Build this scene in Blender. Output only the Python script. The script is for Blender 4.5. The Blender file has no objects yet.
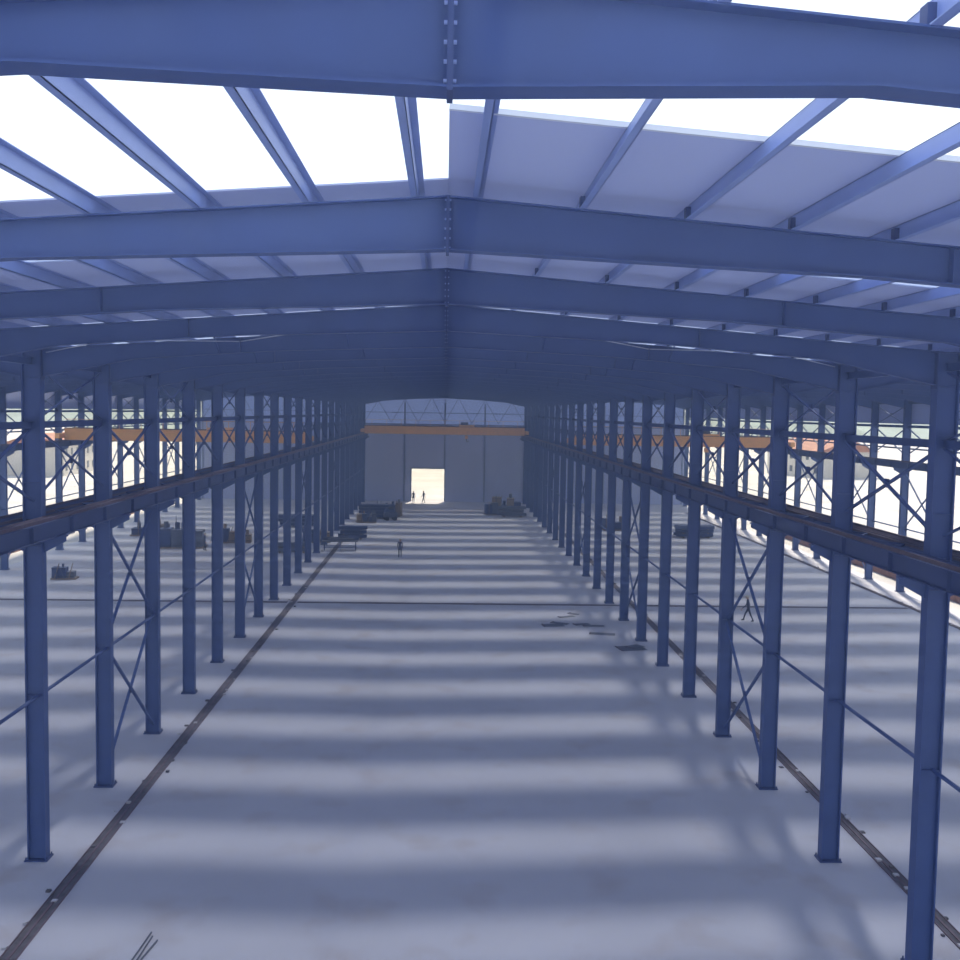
import bpy, math, random
from mathutils import Vector, Matrix
random.seed(7)
D=bpy.data; C=bpy.context
COL=C.scene.collection
C.scene.view_settings.view_transform='Standard'

# ------------------------------------------------------------ materials
def mat(name, col, rough=0.6, metal=0.0, noise=0.0, nscale=3.0, col2=None, bump=0.0):
    m=D.materials.new(name); m.use_nodes=True
    nt=m.node_tree; b=nt.nodes['Principled BSDF']
    b.inputs['Base Color'].default_value=(*col,1)
    b.inputs['Roughness'].default_value=rough
    b.inputs['Metallic'].default_value=metal
    if noise>0 or col2:
        tc=nt.nodes.new('ShaderNodeTexCoord'); n=nt.nodes.new('ShaderNodeTexNoise')
        n.inputs['Scale'].default_value=nscale; n.inputs['Detail'].default_value=5
        nt.links.new(tc.outputs['Object'],n.inputs['Vector'])
        r=nt.nodes.new('ShaderNodeValToRGB')
        c2=col2 or tuple(c*(1-noise) for c in col)
        r.color_ramp.elements[0].color=(*c2,1); r.color_ramp.elements[1].color=(*col,1)
        r.color_ramp.elements[0].position=0.35; r.color_ramp.elements[1].position=0.65
        nt.links.new(n.outputs['Fac'],r.inputs['Fac']); nt.links.new(r.outputs['Color'],b.inputs['Base Color'])
        if bump>0:
            bp=nt.nodes.new('ShaderNodeBump'); bp.inputs['Strength'].default_value=bump
            nt.links.new(n.outputs['Fac'],bp.inputs['Height']); nt.links.new(bp.outputs['Normal'],b.inputs['Normal'])
    return m

M_STEEL=mat('blue_steel_paint',(0.040,0.082,0.26),0.55,0.0,0.12,1.2)
M_STEELD=mat('blue_steel_dark',(0.032,0.060,0.19),0.6,0.0,0.12,1.2)
M_PURLIN=mat('purlin_paint',(0.26,0.35,0.68),0.45,0.0,0.1,1.5)
M_GALV=mat('galvanised',(0.5,0.54,0.65),0.4,0.4,0.1,8)
M_RUST=mat('rusty_rail',(0.15,0.10,0.13),0.7,0.2,0.3,4)
M_DARK=mat('dark_gap',(0.06,0.06,0.075),0.9,0,0.4,3)
M_TRENCH=mat('trench_fill',(0.13,0.12,0.14),0.9,0,0.45,2.5)
M_YEL=mat('crane_yellow',(0.9,0.47,0.16),0.55,0,0.1,2)
M_WALL=mat('wall_panel',(0.38,0.44,0.70),0.6,0,0.06,0.4)
M_WALLJ=mat('wall_joint',(0.16,0.21,0.38),0.6)
M_SKIN=mat('skin',(0.5,0.3,0.2),0.6)
M_SHIRT=mat('work_jacket',(0.05,0.06,0.12),0.8,0,0.2,10)
M_PANT=mat('work_trousers',(0.04,0.05,0.09),0.85,0,0.2,10)
M_BOOT=mat('boots',(0.03,0.025,0.02),0.7)
M_VEST=mat('hi_vis_vest',(0.6,0.2,0.06),0.7)
M_HAT=mat('hard_hat',(0.55,0.5,0.4),0.4)
M_WOOD=mat('timber',(0.30,0.22,0.16),0.8,0,0.3,5)
M_SHEET=mat('sheet_offcut',(0.08,0.09,0.14),0.5,0.3,0.2,3)
M_GREY=mat('machine_grey',(0.12,0.14,0.22),0.6,0.1,0.2,2)
M_TYRE=mat('tyre_rubber',(0.03,0.03,0.035),0.8)
M_WHITE=mat('white_paint',(0.75,0.78,0.82),0.5)
M_GLASS=mat('cab_glass',(0.05,0.07,0.1),0.1)
M_BRICK=mat('brick_red',(0.34,0.18,0.14),0.9,0,0.35,2)
M_BUILD=mat('render_wall',(0.6,0.58,0.55),0.9,0,0.1,0.3)
M_ROOFT=mat('tile_roof',(0.4,0.2,0.14),0.9,0,0.2,1)
M_HILL=mat('hill',(0.30,0.36,0.34),1,0,0.3,0.02)
M_GROUND=mat('outside_ground',(0.55,0.54,0.53),0.95,0,0.25,0.15)

def floor_mat():
    m=D.materials.new('concrete_floor'); m.use_nodes=True; nt=m.node_tree; b=nt.nodes['Principled BSDF']
    b.inputs['Roughness'].default_value=0.75
    tc=nt.nodes.new('ShaderNodeTexCoord')
    n=nt.nodes.new('ShaderNodeTexNoise'); n.inputs['Scale'].default_value=0.12; n.inputs['Detail'].default_value=8; n.inputs['Roughness'].default_value=0.6
    nt.links.new(tc.outputs['Object'],n.inputs['Vector'])
    r=nt.nodes.new('ShaderNodeValToRGB')
    r.color_ramp.elements[0].color=(0.42,0.42,0.475,1); r.color_ramp.elements[0].position=0.3
    r.color_ramp.elements[1].color=(0.51,0.51,0.57,1); r.color_ramp.elements[1].position=0.7
    nt.links.new(n.outputs['Fac'],r.inputs['Fac'])
    n2=nt.nodes.new('ShaderNodeTexNoise'); n2.inputs['Scale'].default_value=0.5; n2.inputs['Detail'].default_value=10
    nt.links.new(tc.outputs['Object'],n2.inputs['Vector'])
    r2=nt.nodes.new('ShaderNodeValToRGB'); r2.color_ramp.elements[0].position=0.54; r2.color_ramp.elements[1].position=0.8
    r2.color_ramp.elements[0].color=(0,0,0,1); r2.color_ramp.elements[1].color=(0.7,0.7,0.7,1)
    nt.links.new(n2.outputs['Fac'],r2.inputs['Fac'])
    mx=nt.nodes.new('ShaderNodeMixRGB'); mx.inputs['Color2'].default_value=(0.36,0.31,0.31,1)
    nt.links.new(r2.outputs['Color'],mx.inputs['Fac']); nt.links.new(r.outputs['Color'],mx.inputs['Color1'])
    nt.links.new(mx.outputs['Color'],b.inputs['Base Color'])
    return m
M_FLOOR=floor_mat()

def panel_mat(name,col,transl,transp):
    m=D.materials.new(name); m.use_nodes=True; nt=m.node_tree; nt.nodes.clear()
    o=nt.nodes.new('ShaderNodeOutputMaterial')
    d=nt.nodes.new('ShaderNodeBsdfDiffuse'); d.inputs['Color'].default_value=(*col,1)
    t=nt.nodes.new('ShaderNodeBsdfTranslucent'); t.inputs['Color'].default_value=(*col,1)
    p=nt.nodes.new('ShaderNodeBsdfTransparent'); p.inputs['Color'].default_value=(0.9,0.94,1,1)
    a=nt.nodes.new('ShaderNodeMixShader'); a.inputs[0].default_value=transl
    b=nt.nodes.new('ShaderNodeMixShader'); b.inputs[0].default_value=transp
    nt.links.new(d.outputs[0],a.inputs[1]); nt.links.new(t.outputs[0],a.inputs[2])
    nt.links.new(a.outputs[0],b.inputs[1]); nt.links.new(p.outputs[0],b.inputs[2])
    tc=nt.nodes.new('ShaderNodeTexCoord'); w=nt.nodes.new('ShaderNodeTexWave'); w.bands_direction='Y'; w.inputs['Scale'].default_value=1.2
    bp=nt.nodes.new('ShaderNodeBump'); bp.inputs['Strength'].default_value=0.15
    nt.links.new(tc.outputs['Object'],w.inputs['Vector']); nt.links.new(w.outputs['Fac'],bp.inputs['Height'])
    nt.links.new(bp.outputs[0],d.inputs['Normal'])
    nt.links.new(b.outputs[0],o.inputs['Surface'])
    return m
M_ROOF=panel_mat('roof_sheet',(0.52,0.57,0.76),0.22,0.0)
M_SKYL=panel_mat('polycarbonate_rooflight',(0.52,0.60,0.80),0.3,0.5)
M_GABLE=panel_mat('gable_translucent_panel',(0.38,0.46,0.70),0.5,0.0)

# ------------------------------------------------------------ mesh builder
class MB:
    def __init__(s): s.v=[];s.f=[];s.mi=[];s.mats=[]
    def m(s,mt):
        if mt not in s.mats: s.mats.append(mt)
        return s.mats.index(mt)
    def hexa(s,pts,mt):
        b=len(s.v); s.v+= [tuple(p) for p in pts]; k=s.m(mt)
        for f in ((0,3,2,1),(4,5,6,7),(0,1,5,4),(1,2,6,5),(2,3,7,6),(3,0,4,7)):
            s.f.append(tuple(b+i for i in f)); s.mi.append(k)
    def box(s,x0,x1,y0,y1,z0,z1,mt):
        s.hexa([(x0,y0,z0),(x1,y0,z0),(x1,y1,z0),(x0,y1,z0),(x0,y0,z1),(x1,y0,z1),(x1,y1,z1),(x0,y1,z1)],mt)
    def bar(s,p1,p2,w,h,mt,up=(0,0,1),off=(0,0),w2=None,h2=None):
        p1=Vector(p1);p2=Vector(p2);a=(p2-p1).normalized();u=Vector(up)
        if abs(a.dot(u))>0.98:u=Vector((0,1,0)) if abs(a.y)<.9 else Vector((1,0,0))
        r=a.cross(u).normalized();u=r.cross(a).normalized()
        o=r*off[0]+u*off[1]; w2=w if w2 is None else w2; h2=h if h2 is None else h2
        P=[]
        for p,ww,hh in ((p1,w,h),(p2,w2,h2)):
            for sx,sz in((-1,-1),(1,-1),(1,1),(-1,1)):
                P.append(p+o+r*sx*ww/2+u*sz*hh/2)
        s.hexa(P,mt)
    def isec(s,p1,p2,depth,width,tf,tw,mt,up=(0,0,1)):
        s.bar(p1,p2,tw,depth-2*tf,mt,up)
        s.bar(p1,p2,width,tf,mt,up,(0,depth/2-tf/2)); s.bar(p1,p2,width,tf,mt,up,(0,-depth/2+tf/2))
    def cyl(s,p1,p2,r,mt,n=12,r2=None):
        p1=Vector(p1);p2=Vector(p2);a=(p2-p1).normalized();u=Vector((0,0,1))
        if abs(a.z)>.95:u=Vector((1,0,0))
        x=a.cross(u).normalized();y=a.cross(x); r2=r if r2 is None else r2
        b=len(s.v);k=s.m(mt)
        for p,rr in((p1,r),(p2,r2)):
            for i in range(n):
                t=2*math.pi*i/n; s.v.append(tuple(p+x*rr*math.cos(t)+y*rr*math.sin(t)))
        for i in range(n):
            j=(i+1)%n; s.f.append((b+i,b+j,b+n+j,b+n+i)); s.mi.append(k)
        s.f.append(tuple(b+i for i in reversed(range(n)))); s.mi.append(k)
        s.f.append(tuple(b+n+i for i in range(n))); s.mi.append(k)
    def sph(s,c,r,mt,sc=(1,1,1),zmin=-1,n=12,m_=8):
        b=len(s.v);k=s.m(mt);rows=[]
        for i in range(m_+1):
            ph=math.asin(zmin)+(math.pi/2-math.asin(zmin))*i/m_
            row=[]
            for j in range(n):
                t=2*math.pi*j/n
                s.v.append((c[0]+r*sc[0]*math.cos(ph)*math.cos(t),c[1]+r*sc[1]*math.cos(ph)*math.sin(t),c[2]+r*sc[2]*math.sin(ph)))
                row.append(len(s.v)-1)
            rows.append(row)
        for i in range(m_):
            for j in range(n):
                q=(j+1)%n; s.f.append((rows[i][j],rows[i][q],rows[i+1][q],rows[i+1][j])); s.mi.append(k)
        s.f.append(tuple(reversed(rows[0]))); s.mi.append(k)
    def mesh(s,name):
        me=D.meshes.new(name); me.from_pydata(s.v,[],s.f)
        for m in s.mats: me.materials.append(m)
        me.polygons.foreach_set('material_index',s.mi); me.update(); return me
    def obj(s,name,loc=(0,0,0),parent=None):
        return place(name,s.mesh(name),loc,parent=parent)
def place(name,me,loc=(0,0,0),rz=0,parent=None):
    o=D.objects.new(name,me); o.location=loc; o.rotation_euler=(0,0,rz); COL.objects.link(o)
    if parent: o.parent=parent
    return o
def empty(name,loc=(0,0,0),rz=0):
    e=D.objects.new(name,None); e.location=loc; e.rotation_euler=(0,0,rz); COL.objects.link(e); return e

# ------------------------------------------------------------ layout (metres)
Y0=0.1; BAY=6.0; NF=26
FR=[Y0+BAY*k for k in range(-1,NF)]
YEND=152.6
RZ=16.10; SL=0.075; HW=12.0
def rt(x):
    x=abs(x)
    if x>12: x=abs(x-24)
    return RZ-SL*x
EZ=rt(12)

b=MB(); b.box(-36.6,36.6,-8,YEND+0.3,-0.25,0,M_FLOOR); b.obj('floor')
b=MB(); b.box(-700,700,-500,900,-0.6,-0.26,M_GROUND); b.obj('outside_ground')
def channel(name,x0,x1,y0,y1,along):
    b=MB()
    if along=='y':
        b.box(x0,x1,y0,y1,0.001,0.012,M_TRENCH)
        b.box(x0-.03,x0,y0,y1,0.001,0.035,M_RUST); b.box(x1,x1+.03,y0,y1,0.001,0.035,M_RUST)
        xm=(x0+x1)/2; b.box(xm-.03,xm+.03,y0,y1,0.012,0.035,M_RUST)
        y=y0
        while y<y1-1:
            y+=random.uniform(.3,2.2); s=random.uniform(.03,.09); xx=random.uniform(x0-.2,x1+.2)
            b.box(xx-s,xx+s,y,y+s*2,0.001,random.uniform(.03,.08),random.choice((M_TRENCH,M_FLOOR)))
    else:
        b.box(x0,x1,y0,y1,0.003,0.014,M_TRENCH); b.box(x0,x1,y0-.05,y0,0.003,0.03,M_RUST); b.box(x0,x1,y1,y1+.05,0.003,0.03,M_RUST)
    b.obj(name)
channel('floor_rail_track',-10.72,-10.34,-6,118,'y')
channel('floor_rail_track',13.45,13.80,-6,140,'y')
channel('floor_cable_channel',-10.2,13.3,71.0,71.3,'x')
channel('floor_cable_channel',13.95,33.4,71.0,71.3,'x')
channel('floor_cable_channel',-35.3,-10.9,71.0,71.3,'x')
channel('floor_rail_track',33.6,33.9,-6,140,'y')

def column_mesh(sides):
    b=MB(); H=EZ-.02
    cw=.54; fl=.34
    b.box(-cw/2,-cw/2+.035,-fl/2,fl/2,.04,H,M_STEEL); b.box(cw/2-.035,cw/2,-fl/2,fl/2,.04,H,M_STEEL)
    b.box(-cw/2+.035,cw/2-.035,-.06,-.035,.04,H,M_STEEL)
    b.box(-.34,.34,-.26,.26,0,.04,M_STEELD)
    for sx in(-.30,.30):
        for sy in(-.21,.21): b.cyl((sx,sy,.04),(sx,sy,.12),.022,M_STEELD,8)
    for z in(5,9.45,11.3,13.2): b.box(-cw/2+.035,cw/2-.035,-fl/2+.01,fl/2-.01,z,z+.02,M_STEEL)
    for s in sides:
        x0,x1=sorted((s*.27,s*.92))
        b.box(x0,x1,-.17,.17,9.73,9.77,M_STEEL)
        xo=s*.27; xe=s*.92
        P=[(xo,-.015,9.25),(xo,.015,9.25),(xe,.015,9.6),(xe,-.015,9.6),(xo,-.015,9.73),(xo,.015,9.73),(xe,.015,9.73),(xe,-.015,9.73)]
        b.hexa(P,M_STEEL)
    b.box(-.36,.36,-.18,.18,H,H+.018,M_STEELD)
    return b.mesh('steel_column')
cm_in=column_mesh((-1,1)); cm_l=column_mesh((1,)); cm_r=column_mesh((-1,))
for y in FR:
    for x,me in((-12,cm_in),(12,cm_in),(-36,cm_l),(36,cm_r)):
        place('steel_column',me,(x,y,0))

def rafter_mesh(light=False):
    b=MB(); T=.016; FW=.24
    def dep(u):
        if light:
            if u<2.5: return .64-.105*u
            if u<9: return .3775
            return .3775+.4*(u-9)/3
        if u<5: return .62-.17*u/5
        if u<9: return .45
        return .45+.4*(u-9)/3
    for cx in(-24,0,24):
        for s in(-1,1):
            st=[0,2.5,5,7,9,10.5,11.98]
            for a,c in zip(st,st[1:]):
                xa,xc=cx+s*a,cx+s*c; za,zc=RZ-SL*a,RZ-SL*c
                la,lc=za-dep(a),zc-dep(c)
                b.hexa([(xa,-.008,la),(xc,-.008,lc),(xc,.008,lc),(xa,.008,la),(xa,-.008,za),(xc,-.008,zc),(xc,.008,zc),(xa,.008,za)],M_STEEL)
                b.bar((xa,0,za-T/2),(xc,0,zc-T/2),FW,T,M_STEEL); b.bar((xa,0,la+T/2),(xc,0,lc+T/2),FW,T,M_STEEL)
            for u in (6.0,):
                x=cx+s*u; z=RZ-SL*u
                for q in(-1,1): b.box(x-.006,x+.006,*sorted((q*.008,q*.12)),z-dep(u)+T,z-T,M_STEEL)
            b.box(*sorted((cx,cx+s*.018)),-.13,.13,RZ-.66,RZ,M_STEELD)
            for k in range(6):
                z=RZ-.05-k*.11
                for q in(-.09,.09):
                    b.cyl((cx+s*.018,q,z),(cx+s*.038,q,z),.013,M_PURLIN,8)
            x=cx+s*11.72; b.box(x-.012,x+.012,-.15,.15,RZ-SL*11.7-.9,RZ-SL*11.7,M_STEELD)
    return b.mesh('roof_rafter')
rm=rafter_mesh(); rl=rafter_mesh(True)
for i,y in enumerate(FR): place('roof_rafter',rl if i<=2 else rm,(0,y,0))

PU=[.36+1.25*i for i in range(10)]
for cx in(-24,0,24):
    for s in(-1,1):
        b=MB()
        for u in PU:
            x=cx+s*u; z=RZ-SL*u
            b.box(x-.004,x+.004,-6,YEND-.2,z+.002,z+.2,M_PURLIN)
            b.box(x-.004,x+.075,-6,YEND-.2,z+.192,z+.2,M_PURLIN)
            b.box(x-.075,x+.004,-6,YEND-.2,z+.002,z+.012,M_PURLIN)
            for y in FR: b.box(x-.06,x-.004,y-.05,y+.05,z,z+.16,M_STEELD)
        b.obj('roof_purlins')
b=MB()
for y in FR[6:]:
    for s in(-1,1):
        for u in(2.86,6.61):
            z=RZ-SL*u
            b.bar((s*u,y+.03,z-.42),(s*u,y+.75,z+.02),.04,.04,M_STEEL)
            b.bar((s*u,y-.03,z-.42),(s*u,y-.75,z+.02),.04,.04,M_STEEL)
b.obj('rafter_fly_braces')
for k in (5,8,13,18,23):
    b=MB(); y=FR[k]; y2=FR[k+1]
    for cx in(-24,0,24):
        for s in(-1,1):
            for a,c in((0.1,6),(6,11.6)):
                za,zc=RZ-SL*a-.12,RZ-SL*c-.12
                b.cyl((cx+s*a,y,za),(cx+s*c,y2,zc),.016,M_GALV,8); b.cyl((cx+s*c,y,zc),(cx+s*a,y2,za),.016,M_GALV,8)
    b.obj('roof_cross_bracing')
for x in(-36,-12,12,36):
    b=MB()
    for z in (EZ-.35,13.0):
        b.isec((x,-5.9,z),(x,150.1,z),.2,.14,.012,.01,M_STEEL)
    b.cyl((x+.1,-5.9,5.0),(x+.1,150.1,5.0),.055,M_STEEL,10)
    b.obj('longitudinal_struts')
for x in(-36,-12,12,36):
    for k in range(len(FR)-1):
        y,y2=FR[k]+.17,FR[k+1]-.17
        b=MB(); full=(k%4==3) if abs(x)<20 else (k%2==1)
        def xb(z0,z1,w=.08):
            b.bar((x-.03,y,z0),(x-.03,y2,z1),w,w*.7,M_STEEL); b.bar((x+.05,y,z1),(x+.05,y2,z0),w,w*.7,M_STEEL)
            ym=(y+y2)/2; zm=(z0+z1)/2; b.box(x-.02,x+.02,ym-.12,ym+.12,zm-.12,zm+.12,M_STEELD)
        if full: xb(.4,4.9,.1); xb(5.1,9.3,.1)
        if abs(x)>20 or k%2==1: xb(10.8,12.9,.09)
        else: xb(10.8,12.9,.07)
        if k%2==0: xb(13.1,EZ-.5,.06)
        if b.v: b.obj('column_cross_bracing')

for cx,ss in((-36,(1,)),(-12,(-1,1)),(12,(-1,1)),(36,(-1,))):
    for s in ss:
        x=cx+s*.70; b=MB()
        b.isec((x,-5.9,10.02),(x,150.1,10.02),.5,.26,.02,.014,M_STEELD)
        b.box(x-.035,x+.035,-5.9,150.1,10.27,10.37,M_RUST)
        y=-5
        while y<150:
            for q in(-1,1): b.box(*sorted((x+q*.007,x+q*.11)),y,y+.012,9.79,10.25,M_STEELD)
            y+=3
        b.obj('crane_runway_beam')
for cx in(-12,12):
    b=MB()
    for q in(-.42,.42): b.box(cx+q-.03,cx+q+.03,-5.9,150.1,10.2,10.27,M_RUST)
    y=-5.6
    while y<149:
        b.bar((cx-.42,y,10.23),(cx+.42,y+1.2,10.23),.05,.04,M_STEELD); b.bar((cx+.42,y+1.2,10.23),(cx-.42,y+2.4,10.23),.05,.04,M_STEELD); y+=2.4
    for q in(-.34,-.5,.34,.5): b.cyl((cx+q,-5.9,10.33),(cx+q,150,10.33),.02,M_RUST if q>0 else M_STEELD,6)
    b.obj('crane_walkway')

def roof(mt,cx,s,ya,yb,t=.02):
    b=MB(); P=[]
    for z in(0,t):
        for (u,y) in((0,ya),(12,ya),(12,yb),(0,yb)): P.append((cx+s*u,y,RZ-SL*u+.205+z))
    if s<0: P=[P[i] for i in(1,0,3,2,5,4,7,6)]
    b.hexa(P,mt)
    return b
for cx in(-24,0,24):
    for s in(-1,1):
        opq=MB(); sk=MB()
        k0=2 if not(cx==0) else (2 if s>0 else 3)
        for k in range(k0,len(FR)):
            ya=FR[k]; yb=(FR[k+1] if k+1<len(FR) else YEND)
            if cx==0 and s>0 and k==2: segs=[(9.35,yb,opq)]
            else: segs=[(ya,min(ya+1.7,yb),opq),(ya+1.7,min(ya+4.3,yb),sk),(ya+4.3,yb,opq)] if yb-ya>5 else [(ya,yb,opq)]
            for a,c,tg in segs:
                if c-a<.05: continue
                src=roof(M_ROOF if tg is opq else M_SKYL,cx,s,a,c)
                n=len(tg.v); tg.v+=src.v; tg.f+=[tuple(i+n for i in f) for f in src.f]; mi=tg.m(src.mats[0]); tg.mi+=[mi]*len(src.f)
        opq.obj('ceiling_roof_sheets'); sk.obj('ceiling_rooflights')
b=MB(); b.bar((0,9.31,RZ+.22),(12,9.31,EZ+.22),.05,.05,M_WHITE); b.obj('roof_edge_trim')

b=MB(); yw=YEND
DX0,DX1,DH=-4.9,0.0,4.9
b.box(-36.3,DX0,yw,yw+.15,0,11.6,M_WALL); b.box(DX1,36.3,yw,yw+.15,0,11.6,M_WALL); b.box(DX0,DX1,yw,yw+.15,DH,11.6,M_WALL)
b.obj('wall_back')
b=MB()
for cx in (-24,0,24):
    for s in (-1,1):
        P=[(cx,yw+.16,11.62),(cx+s*12,yw+.16,11.62),(cx+s*12,yw+.2,11.62),(cx,yw+.2,11.62),(cx,yw+.16,RZ+.15),(cx+s*12,yw+.16,EZ+.15),(cx+s*12,yw+.2,EZ+.15),(cx,yw+.2,RZ+.15)]
        if s<0: P=[P[i] for i in(1,0,3,2,5,4,7,6)]
        b.hexa(P,M_GABLE)
b.obj('wall_gable')
b=MB()
for i in range(-6,7):
    x=i*6
    if DX0-.3<x<DX1+.3: b.box(x-.12,x+.12,yw-.14,yw-.002,DH+.3,14.8,M_WALLJ)
    else: b.box(x-.12,x+.12,yw-.14,yw-.002,0,14.8,M_WALLJ)
b.box(-36,36,yw-.1,yw-.002,11.45,11.65,M_WALLJ)
b.obj('trim_wall_posts')
b=MB()
b.box(DX0-.15,DX0-.001,yw-.08,yw-.001,0,DH+.15,M_WALLJ); b.box(DX1+.001,DX1+.15,yw-.08,yw-.001,0,DH+.15,M_WALLJ); b.box(DX0,DX1,yw-.08,yw-.001,DH,DH+.15,M_WALLJ)
b.obj('door_1')
for cx in(-24,0,24):
    b=MB(); n=12
    for i in range(n):
        xa=cx-12+2*i; xc=xa+2
        b.bar((xa,yw-.2,11.8 if i%2==0 else rt(xa)-.3),(xc,yw-.2,rt(xc)-.3 if i%2==0 else 11.8),.1,.1,M_WALLJ)
    b.bar((cx-12,yw-.2,13.3),(cx+12,yw-.2,13.3),.12,.12,M_WALLJ)
    b.obj('gable_truss')
for s,nm in((-1,'left'),(1,'right')):
    b=MB(); x=s*36.25
    b.box(*sorted((x,x+s*.06)),-6,YEND,13.2,EZ+.2,M_WALL)
    b.box(*sorted((x,x+s*.08)),-6,YEND,11.2,11.32,M_STEEL)
    b.obj('wall_'+nm)

def crane(y,cx,name):
    e=empty(name,(cx,y,0)); b=MB()
    L=11.0
    for q in(-.9,.9):
        b.box(-L,L,q-.22,q+.22,10.42,11.4,M_YEL); b.box(-L,L,q-.28,q+.28,11.4,11.44,M_YEL); b.box(-L,L,q-.28,q+.28,10.38,10.42,M_YEL)
        b.box(-L,L,q-.03,q+.03,11.44,11.51,M_RUST)
    b.obj('girders',parent=e)
    b=MB()
    for s in(-1,1):
        x=s*11.3; b.box(x-.2,x+.2,-2.1,2.1,10.55,11.0,M_YEL)
        for yy in(-1.6,1.6): b.cyl((x-.07,yy,10.61),(x+.07,yy,10.61),.24,M_GREY,16)
    b.obj('end_trucks',parent=e)
    b=MB(); b.box(2,4,-1.2,1.2,11.51,11.7,M_YEL); b.box(2.2,3.2,-.6,.6,11.7,12.1,M_GREY); b.cyl((2.4,-.7,11.9),(2.4,.7,11.9),.22,M_GREY,16)
    for q in(-.05,.05): b.cyl((3+q,0,10.2),(3+q,0,11.6),.02,M_DARK,6)
    b.box(2.8,3.2,-.15,.15,9.8,10.25,M_YEL); b.cyl((3,0,9.5),(3,0,9.85),.05,M_DARK,8); b.bar((3,0,9.5),(3.18,0,9.38),.07,.07,M_DARK); b.bar((3.18,0,9.38),(3.3,0,9.55),.07,.06,M_DARK)
    b.obj('hoist_trolley',parent=e)
    b=MB()
    for x in range(-10,11,2): b.cyl((x,-1.15,11.44),(x,-1.15,12.3),.025,M_YEL,6)
    b.cyl((-10.9,-1.15,12.3),(10.9,-1.15,12.3),.025,M_YEL,6)
    b.obj('handrail',parent=e)
crane(141,0,'overhead_crane'); crane(104,24,'overhead_crane'); crane(96,-24,'overhead_crane')

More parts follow.
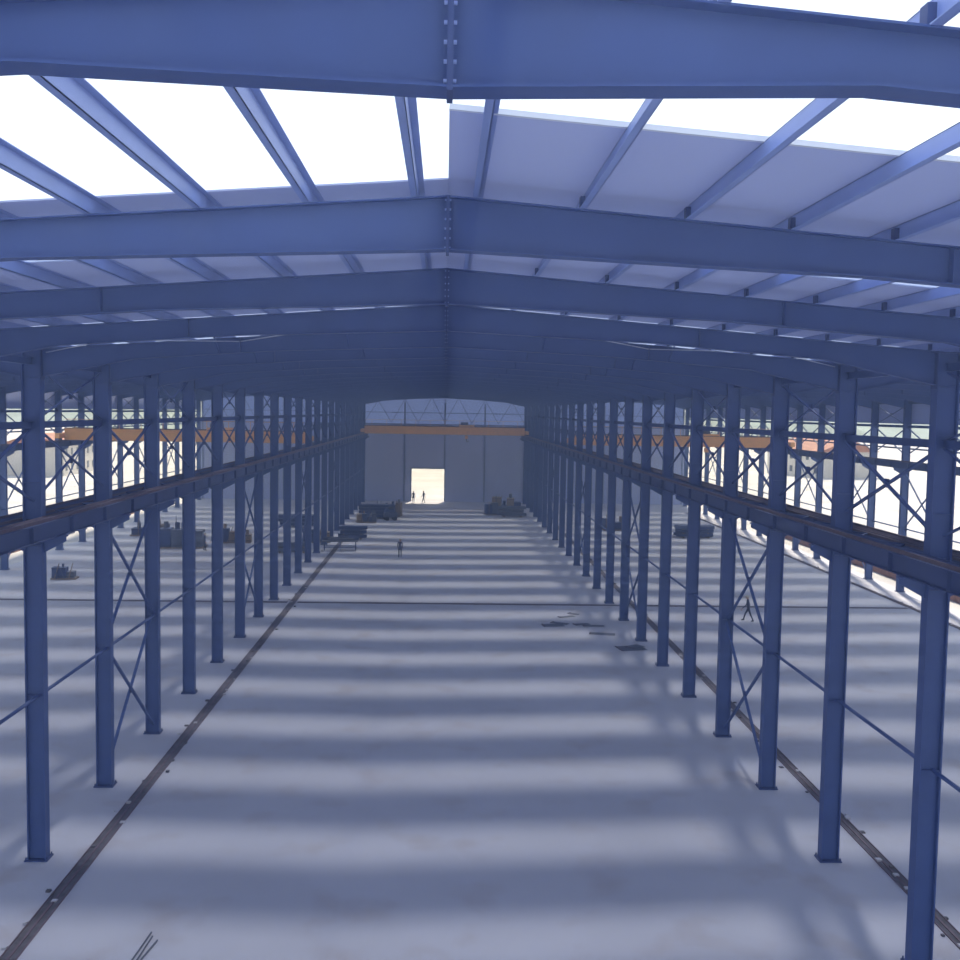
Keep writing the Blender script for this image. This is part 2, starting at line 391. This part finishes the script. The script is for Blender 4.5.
def seg_d(p,a,c):
    ac=c-a; t=max(0,min(1,(p-a).dot(ac)/ac.length_squared)); return (p-(a+ac*t)).length
def person(name,loc,rz,stride=.25,armswing=.2,bend=0.0,vest=False):
    J={}
    J['pel']=(0,0,.95,.13,.10);J['sp']=(0,.01+bend*.1,1.12,.125,.095);J['ch']=(0,.01+bend*.3,1.32-bend*.04,.16,.11);J['nb']=(0,bend*.45,1.46-bend*.08,.075,.065)
    J['nk']=(0,.01+bend*.5,1.53-bend*.1,.052,.055);J['hd']=(0,.03+bend*.55,1.63-bend*.12,.078,.095);J['ht']=(0,.025+bend*.55,1.72-bend*.12,.06,.07)
    for s,t in((1,'r'),(-1,'l')):
        k=stride*s; a=-armswing*s
        J['sh'+t]=(s*.18,bend*.42,1.41-bend*.06,.06,.058);J['el'+t]=(s*.23,a*.4-.02+bend*.5,1.14-bend*.02,.044,.044);J['wr'+t]=(s*.23,a+.08+bend*.6,.90,.028,.03);J['pa'+t]=(s*.225,a*1.1+.11+bend*.6,.82,.018,.038)
        J['hp'+t]=(s*.095,0,.88,.088,.09);J['kn'+t]=(s*.10,k*.55+.04,.50,.06,.062);J['an'+t]=(s*.10,k,.10,.04,.045);J['to'+t]=(s*.115,k+.17,.045,.04,.03)
        J['he'+t]=(s*.10,k-.04,.05,.036,.035)
    E=[('pel','sp','S'),('sp','ch','S'),('ch','nb','S'),('nb','nk','K'),('nk','hd','K'),('hd','ht','K')]
    for t in'rl': E+=[('nb','sh'+t,'S'),('sh'+t,'el'+t,'S'),('el'+t,'wr'+t,'S'),('wr'+t,'pa'+t,'K'),('pel','hp'+t,'P'),('hp'+t,'kn'+t,'P'),('kn'+t,'an'+t,'P'),('an'+t,'to'+t,'B'),('an'+t,'he'+t,'B')]
    names=list(J); me=D.meshes.new('sk'); me.from_pydata([J[n][:3] for n in names],[(names.index(a),names.index(c)) for a,c,_ in E],[])
    o=D.objects.new('sk',me); COL.objects.link(o)
    md=o.modifiers.new('s','SKIN'); md.use_smooth_shade=True
    for i,n in enumerate(names):
        sv=me.skin_vertices[0].data[i]; sv.radius=(J[n][3],J[n][4]); sv.use_root=(n=='pel')
    sd=o.modifiers.new('ss','SUBSURF'); sd.levels=2; sd.render_levels=2
    C.view_layer.update(); dg=C.evaluated_depsgraph_get()
    m2=D.meshes.new_from_object(o.evaluated_get(dg)); D.objects.remove(o)
    mm={'S':M_VEST if vest else M_SHIRT,'K':M_SKIN,'P':M_PANT,'B':M_BOOT}; keys=['S','K','P','B']
    m2.materials.clear()
    for k in keys:m2.materials.append(mm[k])
    segs=[(Vector(J[a][:3]),Vector(J[c][:3]),k) for a,c,k in E]
    for p in m2.polygons:
        c=p.center; k=min(segs,key=lambda s:seg_d(c,s[0],s[1]))[2]
        if k=='P' and c.z<.1: k='B'
        p.material_index=keys.index(k); p.use_smooth=True
    e=empty(name,loc,rz); place('body',m2,parent=e)
    b=MB(); h=Vector(J['hd'][:3])
    b.sph(h+Vector((0,-.005,.03)),.125,M_HAT,(.95,1.12,1.0),0.05); b.sph(h+Vector((0,.03,.035)),.14,M_HAT,(.95,1.15,.08),-.9)
    for s in(-1,1):
        b.sph(h+Vector((s*.032,.092,.0)),.012,M_WHITE,n=8,m_=5); b.sph(h+Vector((s*.032,.101,.0)),.006,M_DARK,n=6,m_=4)
        b.sph(h+Vector((s*.082,.0,-.01)),.028,M_SKIN,(.35,.7,1.1),n=8,m_=6)
    b.bar(h+Vector((0,.088,.0)),h+Vector((0,.112,-.035)),.016,.014,M_SKIN,w2=.03,h2=.03)
    b.bar(h+Vector((-.022,.092,-.06)),h+Vector((.022,.092,-.06)),.012,.008,mat('lips',(.4,.15,.13)) if 'lips' not in D.materials else D.materials['lips'])
    b.obj('head_details',parent=e)
    b=MB()
    for t,s in(('r',1),('l',-1)):
        pa=Vector(J['pa'+t][:3])
        for i,(dy,L) in enumerate(((.028,.07),(.01,.08),(-.008,.075),(-.026,.06))):
            p0=pa+Vector((0,dy,-.015)); p1=p0+Vector((-s*.006,.004,-L*.55)); p2=p1+Vector((-s*.018,.006,-L*.5))
            b.cyl(p0,p1,.0095,M_SKIN,8,.0085); b.cyl(p1,p2,.0085,M_SKIN,8,.0065)
        p0=pa+Vector((0,.03,.03)); p1=p0+Vector((-s*.012,.028,-.03)); p2=p1+Vector((-s*.006,.006,-.035))
        b.cyl(p0,p1,.012,M_SKIN,8,.010); b.cyl(p1,p2,.010,M_SKIN,8,.008)
    b.obj('fingers',parent=e)
person('walking_worker',(-4.0,93.8,0),math.pi,.16,.12)
person('walking_worker',(20.3,66,0),math.radians(70),.32,.22,bend=.15)
person('standing_worker',(-4.5,149.5,0),0,.08,.05)
person('walking_worker',(-3.0,150.2,0),math.radians(60),.28,.2)
person('standing_worker',(-22.6,96.5,0),math.radians(-60),.06,.05)
person('standing_worker',(-21.9,96.9,0),math.radians(70),.06,.05)
person('standing_worker',(-13.4,100,0),math.radians(-40),.08,.05,bend=.2)

def beam_stack(name,loc,rz,nx,nz,L,mt=M_STEELD):
    b=MB()
    for q in(-L*.35,L*.35): b.box(q-.08,q+.08,-nx*.18-.1,nx*.18+.1,0,.15,M_WOOD)
    for k in range(nz):
        z=.15+k*.42
        for i in range(nx-k%2):
            y=(i-(nx-1-k%2)/2)*.35; o=random.uniform(-.3,.3)
            b.isec((-L/2+o,y,z+.17),(L/2+o,y,z+.17),.34,.26,.02,.014,mt)
        if k<nz-1:
            for q in(-L*.35,L*.35): b.box(q-.05,q+.05,-nx*.18,nx*.18,z+.34,z+.42,M_WOOD)
    o=b.obj(name,loc); o.rotation_euler=(0,0,rz); return o
def compressor(name,loc,rz,mt=M_GREY):
    b=MB(); b.box(-.8,.8,-.4,.4,.4,1.0,mt); b.cyl((-.7,0,1.2),(.5,0,1.2),.22,M_STEELD,16); b.box(-.2,.4,-.2,.2,1.42,1.7,M_DARK)
    for x in(-.5,.5):
        for y in(-.45,.45): b.cyl((x,y-.06,.25),(x,y+.06,.25),.25,M_TYRE,16)
    b.bar((.8,0,.6),(1.4,0,1.0),.05,.05,M_DARK); b.bar((1.4,-.25,1.0),(1.4,.25,1.0),.05,.05,M_DARK)
    o=b.obj(name,loc); o.rotation_euler=(0,0,rz)
def bench(name,loc,rz,L=1.8):
    b=MB(); b.box(-L,L,-.6,.6,.85,.92,M_SHEET)
    for x in(-L+.2,0,L-.2):
        for y in(-.5,.5): b.box(x-.04,x+.04,y-.04,y+.04,0,.85,M_STEELD)
    for y in(-.52,.48): b.box(-L+.1,L-.1,y,y+.04,.3,.36,M_STEELD)
    b.isec((-L+.1,.2,1.07),(L+.1,.25,1.07),.3,.2,.02,.014,M_STEELD); b.isec((-L*.7,-.2,1.03),(L*.8,-.25,1.03),.22,.18,.02,.014,M_GREY)
    b.box(-.9,-.4,-.5,-.1,.92,1.3,M_GREY)
    o=b.obj(name,loc); o.rotation_euler=(0,0,rz)
def crates(name,loc,rz,seed,n=5,s=1.0,mts=None):
    r=random.Random(seed); b=MB(); mts=mts or (M_GREY,M_WOOD,M_STEELD)
    for i in range(3): b.box(-1.2*s,1.2*s,(-.6+.55*i)*s,(-.5+.55*i)*s,0,.1,M_WOOD)
    for i in range(7): b.box((-1.2+.35*i)*s,(-.95+.35*i)*s,-.6*s,.65*s,.1,.13,M_WOOD)
    x=-1.1*s
    while x<1.0*s:
        w=r.uniform(.4,.8)*s; h=r.uniform(.4,1.3)*s; m=r.choice(mts); x2=min(x+w,1.2*s)
        b.box(x,x2,-.5*s,.5*s,.13,.13+h,m)
        for z in(.2,.13+h-.1): b.box(x-.01,x2+.01,-.5*s-.02,-.5*s,z,z+.06,M_DARK)
        if r.random()<.5: b.cyl(((x+x2)/2,0,.13+h),((x+x2)/2,0,.13+h+.35*s),.12*s,r.choice(mts),12)
        x=x2+.05
    for i in range(4):
        xx=r.uniform(-1,.8)*s; b.bar((xx,-.6*s,.05),(xx+r.uniform(-.3,.6),-.75*s,r.uniform(1,1.7)*s),.06,.05,r.choice(mts))
    o=b.obj(name,loc); o.rotation_euler=(0,0,rz)
beam_stack('steel_beam_stack',(-8.6,128,0),.1,5,4,4.0,M_STEELD)
compressor('air_compressor',(-6.6,125.5,0),.3)
crates('pallet_of_equipment',(-9.4,123,0),.2,3,s=1.0)
crates('pallet_of_equipment',(-7.0,130.5,0),-.2,9,s=1.3)
crates('pallet_of_equipment',(6.8,134,0),.2,5,s=1.2)
beam_stack('steel_beam_stack',(8.9,132,0),.1,4,3,3.2,M_GREY)
crates('pallet_of_equipment',(8.4,137,0),-.1,6,s=1.7)
bench('fabrication_bench',(-10.0,98.3,0),.1,1.7)
beam_stack('steel_beam_stack',(-14.4,96.5,0),.15,4,2,3.2,M_GREY)
crates('pallet_of_equipment',(-13.0,104,0),.1,8,s=1.2)
beam_stack('steel_beam_stack',(-9.6,107,0),.0,3,3,2.6,M_STEELD)
crates('pallet_of_equipment',(-25.3,99,0),.1,11,s=1.9,mts=(M_GREY,M_STEELD))
crates('pallet_of_equipment',(-21.0,103,0),.1,12,s=1.3)
crates('pallet_of_equipment',(-29.6,80.0,0),.1,13,s=.8)
beam_stack('steel_beam_stack',(28,112,0),.0,5,3,4.0,M_STEELD)
beam_stack('steel_beam_stack',(-17,118,0),.0,5,3,4.0,M_STEELD)
crates('pallet_of_equipment',(20,118,0),.1,14,s=1.2)
crates('pallet_of_equipment',(-31,108,0),.1,15,s=1.6)

def sheet(name,pts,loc):
    b=MB()
    for i,(x,y,w,l,r) in enumerate(pts):
        z=.01+i*.012; c,s=math.cos(r),math.sin(r)
        P=[(x+c*a-s*bb,y+s*a+c*bb,zz) for zz in(z,z+.01) for a,bb in((-w/2,-l/2),(w/2,-l/2),(w/2,l/2),(-w/2,l/2))]
        b.hexa(P,M_SHEET)
        P=[(x+.03*w+c*a-s*bb,y+s*a+c*bb,zz) for zz in(z+.01,z+.04) for a,bb in((-w/2,-l/2),(-w/2+.06,-l/2),(-w/2+.06,l/2),(-w/2,l/2))]
        b.hexa(P,M_RUST)
    b.obj(name,loc)
sheet('sheet_metal_offcuts',[(0,0,1.4,.8,.1),(.5,.6,1.2,.5,-.5)],(7.1,64.2,0))
sheet('sheet_metal_offcuts',[(0,0,1.1,.5,.3),(.7,-.5,1.4,.4,.0)],(9.0,64.6,0))
sheet('sheet_metal_offcuts',[(0,0,1.6,.6,-.2)],(9.9,61.8,0))
sheet('sheet_metal_offcuts',[(0,0,1.6,1.2,.2),(.3,.4,1.0,.7,.6)],(11.0,58.0,0))
sheet('sheet_metal_offcuts',[(0,0,1.2,.4,.4),(.6,.9,.8,.4,-.6)],(8.3,67.0,0))
b=MB()
for i,(x,a) in enumerate(((0,.10),(.12,.06),(.2,.16))): b.cyl((x,-.7,.03),(x+a,.7-i*.2,.03),.022,M_SHEET,8)
b.obj('steel_rods',(-7.5,25.0,0))

def house(loc,w,d,h,rz,rc=M_ROOFT):
    b=MB(); b.box(-w/2,w/2,-d/2,d/2,0,h,M_BUILD)
    r=h+w*.18
    b.hexa([(-w/2-.4,-d/2-.4,h),(w/2+.4,-d/2-.4,h),(w/2+.4,d/2+.4,h),(-w/2-.4,d/2+.4,h),(-.05,-d/2-.4,r),(.05,-d/2-.4,r),(.05,d/2+.4,r),(-.05,d/2+.4,r)],rc)
    n=int(d//3)
    for s in(-1,1):
        for i in range(n):
            y=-d/2+1.5+i*3
            for z in range(1,int(h)-1,3): b.box(*sorted((s*w/2,s*(w/2+.04))),y-.5,y+.5,z,z+1.4,M_GLASS)
    o=b.obj('distant_building',loc); o.rotation_euler=(0,0,rz)
for (x,y,w,d,h,r) in((-95,150,14,26,6,.1),(-120,190,16,30,8,.3),(-80,210,12,20,6,0),(110,160,14,30,5,-.1),(140,210,18,30,7,.2),(-150,140,14,30,7,0),(90,240,16,20,6,.3),(175,170,16,36,6,0)):
    house((x,y,-.26),w,d,h,r)
b=MB(); y=66
while y<125:
    h=random.uniform(1.2,2.0); b.box(39,40.2,y,y+1.45,-.26,h,M_BRICK); y+=1.5
b.obj('brick_pallets')
b=MB(); y=40
while y<150:
    h=random.uniform(.5,1.1); b.box(-41,-40,y,y+1.6,-.26,h,M_BRICK if random.random()<.4 else M_GREY); y+=random.uniform(2,6)
b.obj('stored_pallets')
b=MB(); n=60; prev=None
for i in range(n+1):
    x=-690+1380*i/n; h=14+10*math.sin(i*.35)+5*math.sin(i*1.1+1)
    if prev:
        px,ph=prev
        b.hexa([(px,640,-.3),(x,640,-.3),(x,890,-.3),(px,890,-.3),(px,760,ph),(x,760,h),(x,780,h),(px,780,ph)],M_HILL)
    prev=(x,h)
b.obj('distant_hills')

# blue scatter volume added to veil the upper hall like lens glare
hz=D.materials.new('glare_haze'); hz.use_nodes=True; nt=hz.node_tree; nt.nodes.clear()
o_=nt.nodes.new('ShaderNodeOutputMaterial'); vs=nt.nodes.new('ShaderNodeVolumeScatter')
vs.inputs['Color'].default_value=(0.40,0.56,1.0,1); vs.inputs['Density'].default_value=0.005; vs.inputs['Anisotropy'].default_value=0.55
nt.links.new(vs.outputs[0],o_.inputs['Volume'])
b=MB(); b.box(-36.5,36.5,-7.9,YEND-.4,3.2,18,hz); b.obj('glare_haze')

sun=D.lights.new('sun','SUN'); sun.energy=7.5; sun.angle=math.radians(3.8); sun.color=(1.0,.95,.91)
so=D.objects.new('sun',sun); COL.objects.link(so)
dirv=Vector((.2,1.0,1.15)).normalized(); so.rotation_euler=dirv.to_track_quat('Z','Y').to_euler(); so.location=(30,150,160)
w=D.worlds.new('World'); C.scene.world=w; w.use_nodes=True; nt=w.node_tree; bg=nt.nodes['Background']
tc=nt.nodes.new('ShaderNodeTexCoord'); sp=nt.nodes.new('ShaderNodeSeparateXYZ'); rp=nt.nodes.new('ShaderNodeValToRGB')
nt.links.new(tc.outputs['Generated'],sp.inputs[0]); nt.links.new(sp.outputs['Z'],rp.inputs['Fac'])
rp.color_ramp.elements[0].color=(0.82,0.90,1,1); rp.color_ramp.elements[1].color=(0.45,0.60,1,1); rp.color_ramp.elements[0].position=.25; rp.color_ramp.elements[1].position=.9
nt.links.new(rp.outputs['Color'],bg.inputs['Color']); bg.inputs['Strength'].default_value=1.4

cam=D.cameras.new('camera'); co=D.objects.new('camera',cam); COL.objects.link(co)
cam.sensor_width=36; cam.lens=38.1; cam.clip_end=3000
yaw=math.atan(35.9/1016); pit=math.atan(68.3/1016)
co.matrix_world=Matrix.Translation((0,0,13.6))@Matrix.Rotation(-yaw,4,'Z')@Matrix.Rotation(math.pi/2-pit,4,'X')@Matrix.Rotation(math.radians(.95),4,'Z')
C.scene.camera=co
